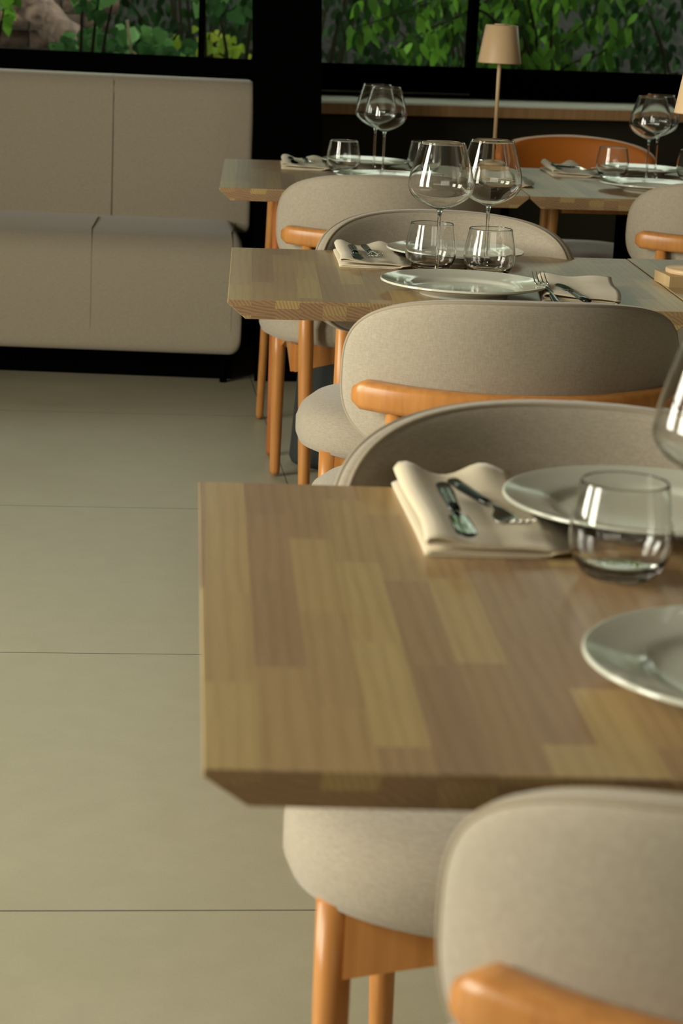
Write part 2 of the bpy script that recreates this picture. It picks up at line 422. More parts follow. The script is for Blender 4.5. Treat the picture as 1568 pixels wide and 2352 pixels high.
def arch_shrub(name, label, base_, arcs, m_, seed, size, group=None, gap=.022, tone=(0, 1)):
    """long arching stems with leaves drooping from them"""
    root = thing(name, label, 'shrub', base_, 0, group); rnd = random.Random(seed); B = Vector(base_); bm = bmesh.new(); spots = []
    for pts in arcs:
        P = [Vector(q_)-B for q_ in cr_spline([Vector(q_) for q_ in pts], 24)]
        tube(bm, P, [.010-.008*i/(len(P)-1) for i in range(len(P))], 6)
        L_ = 0
        for a, b in zip(P, P[1:]):
            L_ += (b-a).length
            while L_ > gap:
                L_ -= gap
                spots.append((b+Vector((rnd.uniform(-.03, .03), rnd.uniform(-.05, .05), rnd.uniform(-.05, .03))), size*rnd.uniform(.6, 1.2), rnd.uniform(*tone)**1.8, True))
    obj('stems', bm, STEM, root); leaves('foliage', root, m_, spots, 'oval', seed+1); return root
STEM = mat('dark_stems', (.018, .016, .008), .9, 0, .1)
arch_shrub('leafy_shrub', 'bright leafy branches arching left beyond the right window, left of the lamp', (2.0, 9.7, 0),
    [[(2.0, 9.7, .6), (1.75, 9.7, 1.30), (1.45, 9.65, 1.20), (1.04, 9.6, 1.05)], [(2.0, 9.7, .7), (1.80, 9.8, 1.45), (1.50, 9.7, 1.34), (1.12, 9.7, 1.20)],
     [(2.0, 9.7, .5), (1.72, 9.7, 1.12), (1.50, 9.8, 1.10), (1.28, 9.8, .96)], [(2.0, 9.7, .5), (1.85, 9.8, 1.2), (1.65, 9.8, 1.18), (1.45, 9.9, 1.02)],
     [(2.0, 9.7, .4), (1.82, 9.7, .98), (1.66, 9.7, .98), (1.52, 9.7, .86)], [(2.0, 9.7, .6), (1.95, 9.7, 1.4), (1.75, 9.7, 1.36), (1.55, 9.7, 1.22)]],
    LF_BRIGHT, 11, .085, BGK, .014)
arch_shrub('leafy_shrub', 'mid green leafy branches right of the lamp shade, leaning up to the right', (1.75, 10.3, 0),
    [[(1.75, 10.3, .3), (1.95, 10.2, .85), (2.15, 10.1, 1.06), (2.30, 10.0, 1.22)], [(1.75, 10.3, .2), (2.1, 10.2, .85), (2.32, 10.1, 1.0), (2.42, 10.0, 1.16)],
     [(1.75, 10.3, .3), (1.85, 10.2, .95), (1.98, 10.1, 1.16), (2.20, 10.0, 1.32)], [(1.75, 10.3, .3), (1.9, 10.3, 1.1), (2.1, 10.3, 1.26), (2.5, 10.2, 1.30)]],
    LF_BRIGHT, 12, .085, BGK, .010, (0, .75))
shrub('leafy_shrub', 'small green shrub directly behind the lamp shade', 1.84, 10.8, 1.0, .42, .2, .42, 420, .065, LF_BRIGHT, 15, group=BGK, tone=(0, .8))
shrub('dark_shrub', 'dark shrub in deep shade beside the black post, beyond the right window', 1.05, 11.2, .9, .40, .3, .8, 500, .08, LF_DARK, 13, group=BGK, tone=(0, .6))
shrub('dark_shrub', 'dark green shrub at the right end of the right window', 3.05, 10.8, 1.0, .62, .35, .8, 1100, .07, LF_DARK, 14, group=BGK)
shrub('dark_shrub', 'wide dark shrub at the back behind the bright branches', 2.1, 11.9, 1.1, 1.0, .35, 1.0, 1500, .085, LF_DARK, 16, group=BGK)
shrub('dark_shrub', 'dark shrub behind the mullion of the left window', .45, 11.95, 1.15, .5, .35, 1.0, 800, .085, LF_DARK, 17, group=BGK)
shrub('leafy_shrub', 'small yellow-green shrub low beyond the left window, right pane', .43, 9.85, .88, .22, .12, .16, 120, .045, LF_YEL, 18, shape='ivy', group=BGK, tone=(0, .9))
IVG = 'ivy hanging beyond the left window'
shrub('ivy', 'pale broad-leaved ivy spilling low in the middle of the left window', .10, 9.55, .92, .36, .18, .14, 170, .075, LF_IVY, 19, shape='ivy', twigs=8, group=IVG)
shrub('ivy', 'ivy sprig hanging at the top of the left window, above the trunk', -.065, 9.25, 1.20, .12, .08, .12, 26, .07, LF_IVY, 20, shape='ivy', twigs=3, group=IVG)
shrub('ivy', 'bright ivy sprig at the far left edge of the picture', -.46, 9.3, 1.08, .07, .08, .13, 12, .06, LF_BRIGHT, 21, shape='ivy', twigs=3, group=IVG, tone=(.6, 1))
shrub('ivy', 'ivy sprig hanging at the top of the left window, beside the black post', .50, 9.35, 1.20, .16, .08, .10, 22, .08, LF_IVY, 22, shape='ivy', twigs=3, group=IVG)
# leaning tree trunk
t_ = thing('leaning_tree', 'thick reddish brown trunk leaning down behind the ivy, beyond the left window', 'tree', (-.55, 10.9, 0))
bm = bmesh.new(); P = cr_spline([(-.75, 10.95, 1.50), (-.42, 10.9, 1.14), (-.27, 10.8, 1.0), (-.10, 10.7, .84), (.20, 10.6, .5), (.65, 10.5, 0)], 6)
tube(bm, P, [.085]*8+[.08]*(len(P)-8), 16)
for v in bm.verts: v.co += Vector((random.uniform(-.008, .008),)*3); v.co -= Vector((-.55, 10.9, 0))
obj('trunk', bm, BARK, t_)
bm = bmesh.new()
for pts in ([(.03, 9.5, .75), (.10, 9.45, .93), (.08, 9.45, 1.06)], [(.10, 9.45, .93), (.22, 9.5, .84), (.30, 9.52, .78)], [(.03, 9.5, .80), (-.02, 9.5, .70), (-.03, 9.5, .60)]):
    tube(bm, [Vector(p_)-Vector((-.55, 10.9, 0)) for p_ in pts], .007, 6)
obj('twig', bm, TWIG, t_)
# low stone wall far left
BRICK = mat('rough_stone', (.16, .10, .07), .9)
bm = bmesh.new(); random.seed(9)
for r_ in range(13):
    x = -2.3+random.uniform(0, .1)
    while x < -.12:
        l_ = random.uniform(.14, .34); z = .1+r_*.095
        vs_ = box(bm, x, x+l_-.012, 11.3+random.uniform(-.03, .03), 11.55, z, z+.085)
        x += l_
bevel(bm, .012, 2)
sw = obj('stone_wall', bm, BRICK); tag(sw, 'brown dry stone wall behind the leaning trunk at the far left', 'wall')
_g = nd(BRICK, 'ShaderNodeTexCoord').outputs['Object']; _n = noise(BRICK, _g, 6, 5); lk(BRICK, ramp(BRICK, _n, [(.3, (.05, .035, .03)), (.55, (.17, .10, .07)), (.75, (.34, .20, .12))]), base(BRICK)); bump(BRICK, noise(BRICK, _g, 40, 5), .7, .02)
# unseen tree crowns, added to hold back sky light and shade the bank
for (x, y, z, n, sd, lb) in ((-1.5, 14.0, 3.6, 1500, 31, 'unseen tree crown added for the light, behind the stone wall'), (1.9, 14.2, 3.6, 1500, 32, 'unseen tree crown added for the light, behind the shrubs in the middle'), (5.2, 14.0, 3.6, 1500, 33, 'unseen tree crown added for the light, far right beyond the right window')):
    r_ = thing('tree', lb, 'tree', (x, y, 0), 0, 'unseen trees added on the bank behind the shrubs')
    bm = bmesh.new(); tube(bm, [(0, 0, 2.5), (.05, 0, 3), (0, .05, 4.2)], [.12, .1, .06], 10); obj('trunk', bm, BARK, r_)
    rnd = random.Random(sd)
    leaves('foliage', r_, LF_BRIGHT, [(Vector((max(-1.6, min(1.6, rnd.gauss(0, .8))), max(-.8, min(.8, rnd.gauss(0, .35))), z+max(-1, min(1.4, rnd.gauss(0, .6))))), rnd.uniform(.10, .2), rnd.random()**2, True) for _ in range(n)], 'oval', sd)

# ================================================================== BANQUETTE
bq = thing('banquette', 'long greige upholstered banquette under the left window', 'banquette', (-.3, 6.9, 0))
BQO = Vector((-.3, 6.9, 0))
def loft(name, m_, profL, profR, xl, xr, n=24, parent=None, round_r=.035):
    """closed profiles (y,z) lofted from xl to xr; the right end is rounded off"""
    bm = bmesh.new(); rings = []
    cL = (sum(p[0] for p in profL)/len(profL), sum(p[1] for p in profL)/len(profL))
    xs = [xl+(xr-round_r-xl)*i/n for i in range(n+1)] + [xr-round_r+round_r*math.sin(a) for a in (R(20), R(40), R(60), R(78), R(90))]
    for x in xs:
        f = (x-xl)/(xr-xl); P = [((1-f)*a[0]+f*b[0], (1-f)*a[1]+f*b[1]) for a, b in zip(profL, profR)]
        e = max(0, x-(xr-round_r)); k = round_r-math.sqrt(max(0, round_r**2-e**2))
        cy = sum(p[0] for p in P)/len(P); cz = sum(p[1] for p in P)/len(P)
        ymin, ymax = min(p[0] for p in P), max(p[0] for p in P); zmin, zmax = min(p[1] for p in P), max(p[1] for p in P)
        sy = 1-2*k/(ymax-ymin); sz = 1-2*k/(zmax-zmin)
        rings.append([bm.verts.new((x-BQO.x, cy+(p[0]-cy)*sy-BQO.y, cz+(p[1]-cz)*sz)) for p in P])
    N = len(profL)
    for a, b in zip(rings, rings[1:]):
        for k in range(N): bm.faces.new((a[k], a[(k+1) % N], b[(k+1) % N], b[k]))
    bm.faces.new(rings[0]); bm.faces.new(rings[-1][::-1]); bmesh.ops.recalc_face_normals(bm, faces=bm.faces)
    return obj(name, bm, m_, parent)
def seat_prof(yf, yb):
    P = [(yf+.035, .098), (yf, .115), (yf-.002, .20), (yf, .30), (yf+.012, .38), (yf+.035, .425), (yf+.075, .455), (yf+.13, .468)]
    P = cr_spline(P, 5) + [(yb-.1, .470), (yb, .466), (yb, .098)]
    return P
loft('seat', BANQ, seat_prof(6.815, 7.45), seat_prof(6.625, 7.26), -2.6, .432, parent=bq, round_r=.035)
def back_prof(yf, yb):
    P = [(yf, .43), (yf+.004, .55), (yf+.008, .75), (yf+.014, .86), (yf+.03, .905), (yf+.06, .925), (yb-.04, .925), (yb-.01, .90), (yb, .86)]
    return cr_spline(P, 5) + [(yb, .43)]
loft('backrest', BANQ, back_prof(7.42, 7.60), back_prof(7.125, 7.30), -2.6, .482, parent=bq, round_r=.02)
def bq_tube(name, pts, r_=.0016):
    bm = bmesh.new(); tube(bm, [Vector(p_)-BQO for p_ in pts], r_, 6); return obj(name, bm, FABP, bq)
# seams following the surfaces
def byf(x, l, r_): f = (x+2.6)/3.05; return l+(r_-l)*f
xb = .020; yb_ = byf(xb, 7.42, 7.125)
bq_tube('seam', [(xb, yb_-.000, .47), (xb, yb_+.003, .55), (xb, yb_+.007, .75), (xb, yb_+.013, .86), (xb, yb_+.028, .905), (xb, yb_+.06, .926)])
xs_ = -.040; ys_ = byf(xs_, 6.815, 6.625)
P = cr_spline([(ys_-.001, .13), (ys_-.003, .20), (ys_-.001, .30), (ys_+.011, .38), (ys_+.034, .426), (ys_+.074, .456), (ys_+.13, .469)], 4)
bq_tube('seam', [(xs_, y, z) for y, z in P]+[(xs_+.02, ys_+.44, .471)])
xs_ = .398; ys_ = byf(xs_, 6.815, 6.625)
P = cr_spline([(ys_-.001, .12), (ys_-.003, .20), (ys_-.001, .30), (ys_+.011, .38), (ys_+.034, .426), (ys_+.074, .456), (ys_+.13, .469)], 4)
bq_tube('seam', [(xs_, y, z) for y, z in P]+[(xs_+.03, ys_+.40, .471)])
bm = bmesh.new(); wedge_prism(bm, [tuple(Vector(p_)-BQO) for p_ in ((-2.6, 7.00, .001), (.415, 6.765, .001), (.415, 7.2, .001), (-2.6, 7.4, .001))], [tuple(Vector(p_)-BQO) for p_ in ((-2.6, 7.00, .099), (.415, 6.765, .099), (.415, 7.2, .099), (-2.6, 7.4, .099))])
obj('plinth', bm, BLACK, bq, smooth=False)
for (x, y) in ((.385, 6.715), (-.9, 6.80), (-2.3, 6.89), (.385, 7.1), (-2.3, 7.3)):
    bm = bmesh.new(); tube(bm, [(x-BQO.x, y-BQO.y, 0), (x-BQO.x, y-BQO.y, .10)], .012, 12); obj('foot', bm, BLACK, bq)

# ================================================================== TABLES
def table(label, FL, FR, BL, BR, th, loc, rz, legs=None, leg_m=None):
    """corner points in world; local frame at loc, rotated rz"""
    root = thing('dining_table', label, 'table', loc, rz, 'butcher block dining tables in a row')
    Mi = Matrix.Translation(Vector(loc)) @ Matrix.Rotation(rz, 4, 'Z'); Mi.invert()
    def L(p, z): v = Mi @ Vector((p[0], p[1], 0)); return Vector((v.x, v.y, z))
    zt = .75; ch = .030; lip = .006
    def inw(a, b, d):  # move a toward b by d
        a, b = Vector(a), Vector(b); return tuple(a+(b-a).normalized()*d)
    bl = lambda a, b: inw(a, b, ch)
    top = [L(FL, zt), L(FR, zt), L(BR, zt), L(BL, zt)]
    mid = [L(FL, zt-lip), L(FR, zt-lip), L(BR, zt-lip), L(BL, zt-lip)]
    bot = [L(bl(FL, FR), zt-th), L(bl(FR, FL), zt-th), L(bl(BR, BL), zt-th), L(bl(BL, BR), zt-th)]
    bm = bmesh.new()
    T, M_, B = ([bm.verts.new(v) for v in s] for s in (top, mid, bot))
    f = [bm.faces.new(T), bm.faces.new(B[::-1])]
    for k in range(4):
        k2 = (k+1) % 4
        f.append(bm.faces.new((T[k2], T[k], M_[k], M_[k2]))); f.append(bm.faces.new((M_[k2], M_[k], B[k], B[k2])))
    bmesh.ops.recalc_face_normals(bm, faces=bm.faces)
    bevel(bm, .0012, 2, 20)
    bm.normal_update()
    for fc in bm.faces:
        if abs(fc.normal.y) > .6: fc.material_index = 1
    obj('tabletop', bm, None, root, smooth=False, mats=[PLANK, PLANKE])
    ax = Vector(FL).lerp(Vector(BL), .5)
    for i, (tp, ft) in enumerate(legs):
        bm = bmesh.new(); a = L(tp, zt-th); b = L(ft, .004)
        tube(bm, [b, b.lerp(a, .02), b.lerp(a, .5), b.lerp(a, .98), a], [.0105, .0112, .0122, .0138, .0138], 20)
        lg_ = obj('leg', bm, (leg_m or {}).get(i, WOODT), root)
    # cross rails under the top
    for (a, b) in ((0, 1), (2, 3)):
        bm = bmesh.new(); A = L(legs[a][0], 0); B_ = L(legs[b][0], 0); d = (B_-A).normalized(); nn = Vector((-d.y, d.x, 0))*.012
        q = [A+d*.02-nn, B_-d*.02-nn, B_-d*.02+nn, A+d*.02+nn]
        w0 = [bm.verts.new((v.x, v.y, zt-th-.028)) for v in q]; w1 = [bm.verts.new((v.x, v.y, zt-th+.0005)) for v in q]
        bm.faces.new(w0[::-1]); bm.faces.new(w1)
        for k in range(4): bm.faces.new((w0[k], w0[(k+1) % 4], w1[(k+1) % 4], w1[k]))
        obj('cross_rail', bm, WOODT, root, smooth=False)
    return root
def legs4(FL, FR, BL, BR, inset=.145, iy=.20, sx=.008, sy=.01, ib=.14):
    FL, FR, BL, BR = map(Vector, (FL, FR, BL, BR)); dx = (FR-FL).normalized(); dy = (BL-FL).normalized(); o = []
    for P, a, b in ((FL, 1, 1), (FR, -1, 1), (BL, 1, -1), (BR, -1, -1)):
        t = P+dx*a*(inset if b > 0 else ib)+dy*b*(iy if b > 0 else .14); f_ = t-dx*a*sx-dy*b*sy; o.append((tuple(t), tuple(f_)))
    return [o[0], o[1], o[2], o[3]]
T1 = ((.070, 1.303), (.872, 1.262), (.100, 2.119), (.902, 2.085))
T2 = ((.198, 3.401), (.974, 3.412), (.243, 4.089), (1.020, 4.109))
T3 = ((.279, 5.290), (1.0665, 5.352), (.338, 6.172), (1.135, 6.234))
T2b = ((.978, 3.400), (1.76, 3.415), (1.024, 4.118), (1.80, 4.135))
T3b = ((1.0695, 5.352), (1.86, 5.415), (1.138, 6.236), (1.92, 6.30))
table('nearest butcher block table, cut off by the right edge of the picture', *T1, .026, (T1[0][0], T1[0][1], 0), R(-2.6), legs4(*T1, .245, .12, ib=.30))
table('middle table with two place settings in full view', *T2, .031, (T2[0][0], T2[0][1], 0), R(-3.7), legs4(*T2, .26, .12, ib=.26))
table('table beyond the middle one, carrying the small lamp', *T3, .031, (T3[0][0], T3[0][1], 0), R(-3.8), [((.448, 5.57), (.457, 5.640)), ((.985, 5.60), (.99, 5.64)), ((.466, 5.98), (.462, 6.135)), ((1.02, 6.02), (1.02, 6.12))], {0: WOODR, 2: WOOD})
table('table joined to the right end of the middle table', *T2b, .031, (T2b[0][0], T2b[0][1], 0), R(-3.7), legs4(*T2b))
t3b = table('farthest right table, joined to the table with the small lamp', *T3b, .031, (T3b[0][0], T3b[0][1], 0), R(-3.8), legs4(*T3b, .09))

bm = bmesh.new(); box(bm, .30, .37, .43, .46, .004, .7195); obj('support_panel', bm, BLACK, t3b, smooth=False)

# ================================================================== CHAIRS
RB, SAG = .305, .135   # plan radius of the curved back
def pad(bm_main, a, b, n_exp, cz, thick, y0, Rr, tilt=.09, rings=10, seg=96, band=.5):
    """curved upholstered pad; returns outline point loops for the piping"""
    def P(s, z, off):
        an = s/Rr
        rr = Rr+off
        return Vector((rr*math.sin(an), y0+Rr-rr*math.cos(an)-(z-cz)*tilt, z))
    def outline(k, f=1):
        t = 2*PI*k/seg; c, s = math.cos(t), math.sin(t)
        return f*a*math.copysign(abs(c)**(2/n_exp), c), f*b*math.copysign(abs(s)**(2/n_exp), s)
    def surf(side):
        L = []
        c = bm_main.verts.new(P(0, cz, side*thick/2*1.0))
        for i in range(1, rings+1):
            f = i/rings; f = f if i < rings else 1
            f = math.sin(f*PI/2)
            puff = thick/2*(band+(1-band)*(1-f**4)**.5) if f < 1 else thick/2*band
            L.append([bm_main.verts.new(P(outline(k, f)[0], cz+outline(k, f)[1], side*puff)) for k in range(seg)])
        for k in range(seg):
            k2 = (k+1) % seg
            bm_main.faces.new((c, L[0][k], L[0][k2]))
            for i in range(rings-1): bm_main.faces.new((L[i][k], L[i+1][k], L[i+1][k2], L[i][k2]))
        return L[-1]
    A = surf(1); B = surf(-1)
    E_ = []
    for k in range(seg):
        s, z = outline(k); le = math.hypot(s, z); E_.append(bm_main.verts.new(P(s+s/le*.005, cz+z+z/le*.005, 0)))
    for k in range(seg):
        k2 = (k+1) % seg; bm_main.faces.new((A[k], A[k2], E_[k2], E_[k])); bm_main.faces.new((E_[k], E_[k2], B[k2], B[k]))
    bmesh.ops.recalc_face_normals(bm_main, faces=bm_main.faces)
    return ([P(outline(k)[0], cz+outline(k)[1], thick/2*band) for k in range(seg)], [P(outline(k)[0], cz+outline(k)[1], -thick/2*band) for k in range(seg)])
def seat_bm(a, b, z0, z1, n_exp=3.0, taper=.0, seg=72, cy=0, dome=.012):
    bm = bmesh.new(); lev = []
    H = z1-z0
    prof = [(0.0, 0.84), (.0, .93), (.07, .98), (.22, 1.0), (.5, 1.0), (.75, .97), (.92, .90), (.985, .80), (1.0, .62), (1.0, .35)]
    for zf, rf in prof:
        zz = z0+H*zf; r2 = rf*(1-taper*(1-zf))
        L = []
        for k in range(seg):
            t = 2*PI*k/seg; c, s = math.cos(t), math.sin(t)
            x = r2*a*math.copysign(abs(c)**(2/n_exp), c); y = r2*b*math.copysign(abs(s)**(2/n_exp), s)
            x *= 1-.10*(y/b < 0)*abs(y/b)
            L.append(bm.verts.new((x, cy+y, zz+(dome*(1-rf) if zf >= .98 else 0))))
        lev.append(L)
    for A, B in zip(lev, lev[1:]):
        for k in range(seg): bm.faces.new((A[k], A[(k+1) % seg], B[(k+1) % seg], B[k]))
    bm.faces.new(lev[0][::-1]); c = bm.verts.new((0, cy, z1+dome))
    for k in range(seg): bm.faces.new((lev[-1][k], lev[-1][(k+1) % seg], c))
    bmesh.ops.recalc_face_normals(bm, faces=bm.faces)
    return bm
def make_chair(label, group):
    root = thing('dining_chair', label, 'chair', (0, 0, 0), 0, group)
    Y0 = -.255; CZ = .694
    bm = bmesh.new(); o1, o2 = pad(bm, .290, .124, 2.9, CZ, .044, Y0, RB, band=.38)
    back = obj('backrest', bm, FAB, root)
    bm = bmesh.new(); closed_tube(bm, o1, .0028); closed_tube(bm, o2, .0028); obj('piping', bm, FABP, back)
    # wooden rail wrapping the outside of the back
    def rp(an, off, z): rr = RB+off; return Vector((rr*math.sin(an), Y0+RB-rr*math.cos(an)-(z-CZ)*.09, z))
    bm = bmesh.new(); N = 40; amax = .775; rings = []
    for i in range(N+1):
        an = -amax+2*amax*i/N; e = min(i, N-i)/1.8; sc = math.sin(min(1, e+.42)*PI/2)
        ring = []
        for k in range(16):
            t = 2*PI*k/16; c, s = math.cos(t), math.sin(t)
            u = math.copysign(abs(c)**.55, c)*.5; v = math.copysign(abs(s)**.55, s)*.5
            off = .038 + .040*u*(.7+.3*sc) - .003*(1-sc); z = .668+.044*v*sc+.004*(an/amax)**2
            ring.append(bm.verts.new(rp(an, off, z)))
        rings.append(ring)
    for A, B in zip(rings, rings[1:]):
        for k in range(16): bm.faces.new((A[k], A[(k+1) % 16], B[(k+1) % 16], B[k]))
    bm.faces.new(rings[0]); bm.faces.new(rings[-1][::-1]); bmesh.ops.recalc_face_normals(bm, faces=bm.faces)
    obj('back_rail', bm, WOOD, root)
    obj('seat', seat_bm(.278, .235, .405, .492, n_exp=2.7, cy=.0), FAB, root)
    for sx in (-1, 1):
        tp = rp(sx*.59, .036, .655); ft = Vector((sx*.177, -.275, .006)); kn = tp.lerp(ft, .36)
        bm = bmesh.new(); tube(bm, [ft, ft.lerp(tp, .02), kn, tp], [.0120, .0135, .0185, .0140], 20); obj('leg', bm, WOOD, root)
        tp = Vector((sx*.216, .160, .415)); ft = Vector((sx*.213, .170, .006))
        bm = bmesh.new(); tube(bm, [ft, ft.lerp(tp, .03), tp.lerp(ft, .25), tp], [.0120, .0135, .0178, .0178], 20); obj('leg', bm, WOOD, root)
    # front and side aprons with arched lower edges
    def apron(p, q, th=.010, d0=.066, d1=.022):
        bm = bmesh.new(); p, q = Vector(p), Vector(q); d = (q-p).normalized(); nn = Vector((-d.y, d.x, 0))*th; n = 16; ra, rb = [], []
        for i in range(n+1):
            f = i/n; c = p.lerp(q, f); dep = d1+(d0-d1)*abs(2*f-1)**1.2
            for L, s in ((ra, -1), (rb, 1)): L.append((bm.verts.new(c+nn*s+Vector((0, 0, .408))), bm.verts.new(c+nn*s+Vector((0, 0, .408-dep)))))
        for i in range(n):
            bm.faces.new((ra[i][0], ra[i+1][0], ra[i+1][1], ra[i][1])); bm.faces.new((rb[i+1][0], rb[i][0], rb[i][1], rb[i+1][1]))
            bm.faces.new((ra[i][1], ra[i+1][1], rb[i+1][1], rb[i][1])); bm.faces.new((ra[i+1][0], ra[i][0], rb[i][0], rb[i+1][0]))
        for i in (0, n): bm.faces.new((ra[i][0], ra[i][1], rb[i][1], rb[i][0]))
        bmesh.ops.recalc_face_normals(bm, faces=bm.faces); return obj('apron', bm, WOOD, root, smooth=False)
    apron((-.205, .168, 0), (.205, .168, 0)); apron((-.205, -.19, 0), (-.200, .160, 0)); apron((.205, -.19, 0), (.200, .160, 0)); apron((-.205, -.19, 0), (.205, -.19, 0))
    return root
GC = 'fabric dining chairs at the tables'
ch0 = make_chair('dining chair seen from behind at the bottom right corner, at the nearest table', GC)
chairs = [
    (ch0, None, .484, 1.305, -7),
    (None, 'dining chair with curved wooden back rail, its back to us at the middle table', .604, 3.24, 2),
    (None, 'dining chair seen from behind at the table with the small lamp', .664, 5.225, 0),
    (None, 'dining chair seen from behind at the right edge, at the farthest right table', 1.552, 5.37, 0),
    (None, 'dining chair facing us behind the nearest table', .467, 1.962, 170),
    (None, 'dining chair facing us on the far side of the middle table', .646, 3.955, 175),
]
for (o, lb, x, y, rz) in chairs:
    if o is None: o = copy_tree(ch0); o['label'] = lb
    o.location = (x, y, 0); o.rotation_euler = (0, 0, R(rz))

# tan leather armchair behind the right-hand table
ac = thing('leather_chair', 'tan leather chair with pale seat behind the farthest right table', 'chair', (1.475, 6.60, 0), R(176))
bm = bmesh.new(); o1, o2 = pad(bm, .285, .062, 2.3, .745, .060, -.25, .29, tilt=.15); obj('backrest', bm, LEATHER, ac)
obj('seat', seat_bm(.21, .23, .36, .490, taper=.18, cy=.06), PALE, ac)
for sx in (-1, 1):
    bm = bmesh.new(); tube(bm, [(sx*.20, -.17, .006), (sx*.215, -.17, .70)], [.014, .014], 16); obj('leg', bm, BLACK, ac)
    bm = bmesh.new(); tube(bm, [(sx*.15, .20, .006), (sx*.13, .18, .31)], [.012, .014], 16); obj('leg', bm, BLACK, ac)

# slate coloured bucket on the floor between the chairs
bk = thing('bucket', 'dark slate waste bucket on the floor beneath the tables', 'bucket', (.608, 5.56, 0))
bm = bmesh.new(); lathe(bm, [(0, .002), (.085, .002), (.100, .006), (.106, .02), (.103, .06), (.085, .36), (.088, .365), (.081, .366), (.078, .355), (.095, .03), (0, .025)], 48); obj('body', bm, SLATE, bk)
bm = bmesh.new(); closed_tube(bm, [(.0865*math.cos(2*PI*k/48), .0865*math.sin(2*PI*k/48), .362) for k in range(48)], .004); obj('rim', bm, SLATE, bk)

# ================================================================== TABLEWARE
ZT = .7502
def make_plate():
    bm = bmesh.new()
    p = [(0, .0045), (.05, .0045), (.064, .0035), (.070, .0), (.074, 0), (.078, .005), (.092, .010), (.118, .0155), (.1385, .0205), (.1405, .0225), (.1395, .0245),
         (.136, .0240), (.118, .0195), (.098, .0155), (.0915, .0125), (.085, .0095), (.070, .0085), (.03, .0080), (0, .0080)]
    lathe(bm, cr_spline(p, 3), 96); return obj('dinner_plate', bm, CERAM)
def make_tumbler():
    bm = bmesh.new()
    o = [(0, .0015), (.018, .001), (.0265, 0), (.031, .0015), (.0385, .010), (.0445, .022), (.0465, .034), (.0452, .052), (.0415, .072), (.0390, .0850)]
    i = [(.0384, .0858), (.0378, .0850), (.0402, .072), (.0438, .052), (.0450, .034), (.0425, .0215), (.036, .0125), (.026, .0095), (.012, .0085), (0, .0082)]
    lathe(bm, cr_spline(o, 5)+cr_spline(i, 5), 96); return obj('water_tumbler', bm, GLASS)
def make_wine(label, group):
    r_ = thing('wine_glass', label, 'wine glass', (0, 0, 0), 0, group)
    bm = bmesh.new()
    o = [(0, .1180), (.0045, .1185), (.016, .1225), (.034, .1305), (.049, .1410), (.0572, .1530), (.0585, .1650), (.0550, .1840), (.0475, .2100), (.0392, .2360)]
    i = [(.0388, .2366), (.0383, .2360), (.0465, .2100), (.0540, .1840), (.0574, .1650), (.0561, .1536), (.0482, .1423), (.0335, .1320), (.016, .1243), (.004, .1212), (0, .1209)]
    lathe(bm, cr_spline(o, 5)+cr_spline(i, 5), 96); obj('bowl', bm, GLASS, r_)
    bm = bmesh.new()
    p = [(0, .0072), (.0060, .0072), (.0045, .012), (.0034, .02), (.0030, .04), (.0029, .08), (.0032, .104), (.0042, .114), (.0052, .1182), (.003, .1179), (0, .1178)]
    lathe(bm, cr_spline(p, 4), 24); obj('stem', bm, GLASS, r_)
    bm = bmesh.new()
    p = [(0, .0006), (.036, .0004), (.0385, .0010), (.0382, .0018), (.030, .0026), (.018, .0040), (.010, .0056), (.0062, .0070), (0, .0071)]
    lathe(bm, cr_spline(p, 3), 64); obj('foot', bm, GLASS, r_)
    return r_
def napkin_mesh(wx, wy, wave=.012, layers=4, th=.0021, lift=.6):
    """folded cloth: layers stacked in z, joined by side folds; runs x 0..wx, y 0..wy"""
    path = []; gap = .0044
    for l in range(layers):
        xs = [i/14 for i in range(15)]
        if l % 2 == 0: xs = xs[::-1]
        sh = [0, .02, .0, .0][l % 4]; end = [.93, .95, 1.0, 1.0][l % 4]
        for x in xs: path.append((sh+x*(end-sh), l))
        if l < layers-1:
            s = path[-1][0]; d = -.035 if l % 2 == 0 else .03
            path.append((s+d*.7, l+.25)); path.append((s+d, l+.5)); path.append((s+d*.7, l+.75))
    bm = bmesh.new(); ny = 22; G_ = []
    for (x, l) in path:
        col = []
        for j in range(ny+1):
            y = j/ny
            up = (l/(layers-1))
            g = lambda c, w_: math.exp(-((x-c)/w_)**2)
            far = max(0, (y-.70)/.30)
            z = .0011+gap*l + up**2*(wave*(.55*g(.05, .16)*(.6+.4*y) + .9*far*g(.74, .22) + .35*far*g(.12, .2)) - .0035*g(.5, .25)*(1-far) - .004*g(1.0, .25)*(1-far))
            z += up*.0012*math.sin(y*9+x*4)
            col.append(bm.verts.new((x*wx+.004*math.sin(y*5)*up+.006*y*up, y*wy*(1+.012*math.sin(x*5+l)), z)))
        G_.append(col)
    for a, b in zip(G_, G_[1:]):
        for j in range(ny): bm.faces.new((a[j], b[j], b[j+1], a[j+1]))
    bmesh.ops.recalc_face_normals(bm, faces=bm.faces)
    bmesh.ops.solidify(bm, geom=list(bm.faces), thickness=th)
    zm = min(v.co.z for v in bm.verts)
    for v in bm.verts: v.co.z -= zm
    return bm
def loft_flat(bm, secs, n=14):
    """secs: (y, half width, half thickness, z centre)"""
    rings = []
    for (y, hw, ht, zc) in secs:
        rings.append([bm.verts.new((hw*math.cos(2*PI*k/n), y, zc+ht*math.sin(2*PI*k/n))) for k in range(n)])
    for A, B in zip(rings, rings[1:]):
        for k in range(n): bm.faces.new((A[k], A[(k+1) % n], B[(k+1) % n], B[k]))
    bm.faces.new(rings[0][::-1]); bm.faces.new(rings[-1]); bmesh.ops.recalc_face_normals(bm, faces=bm.faces)
    return bm
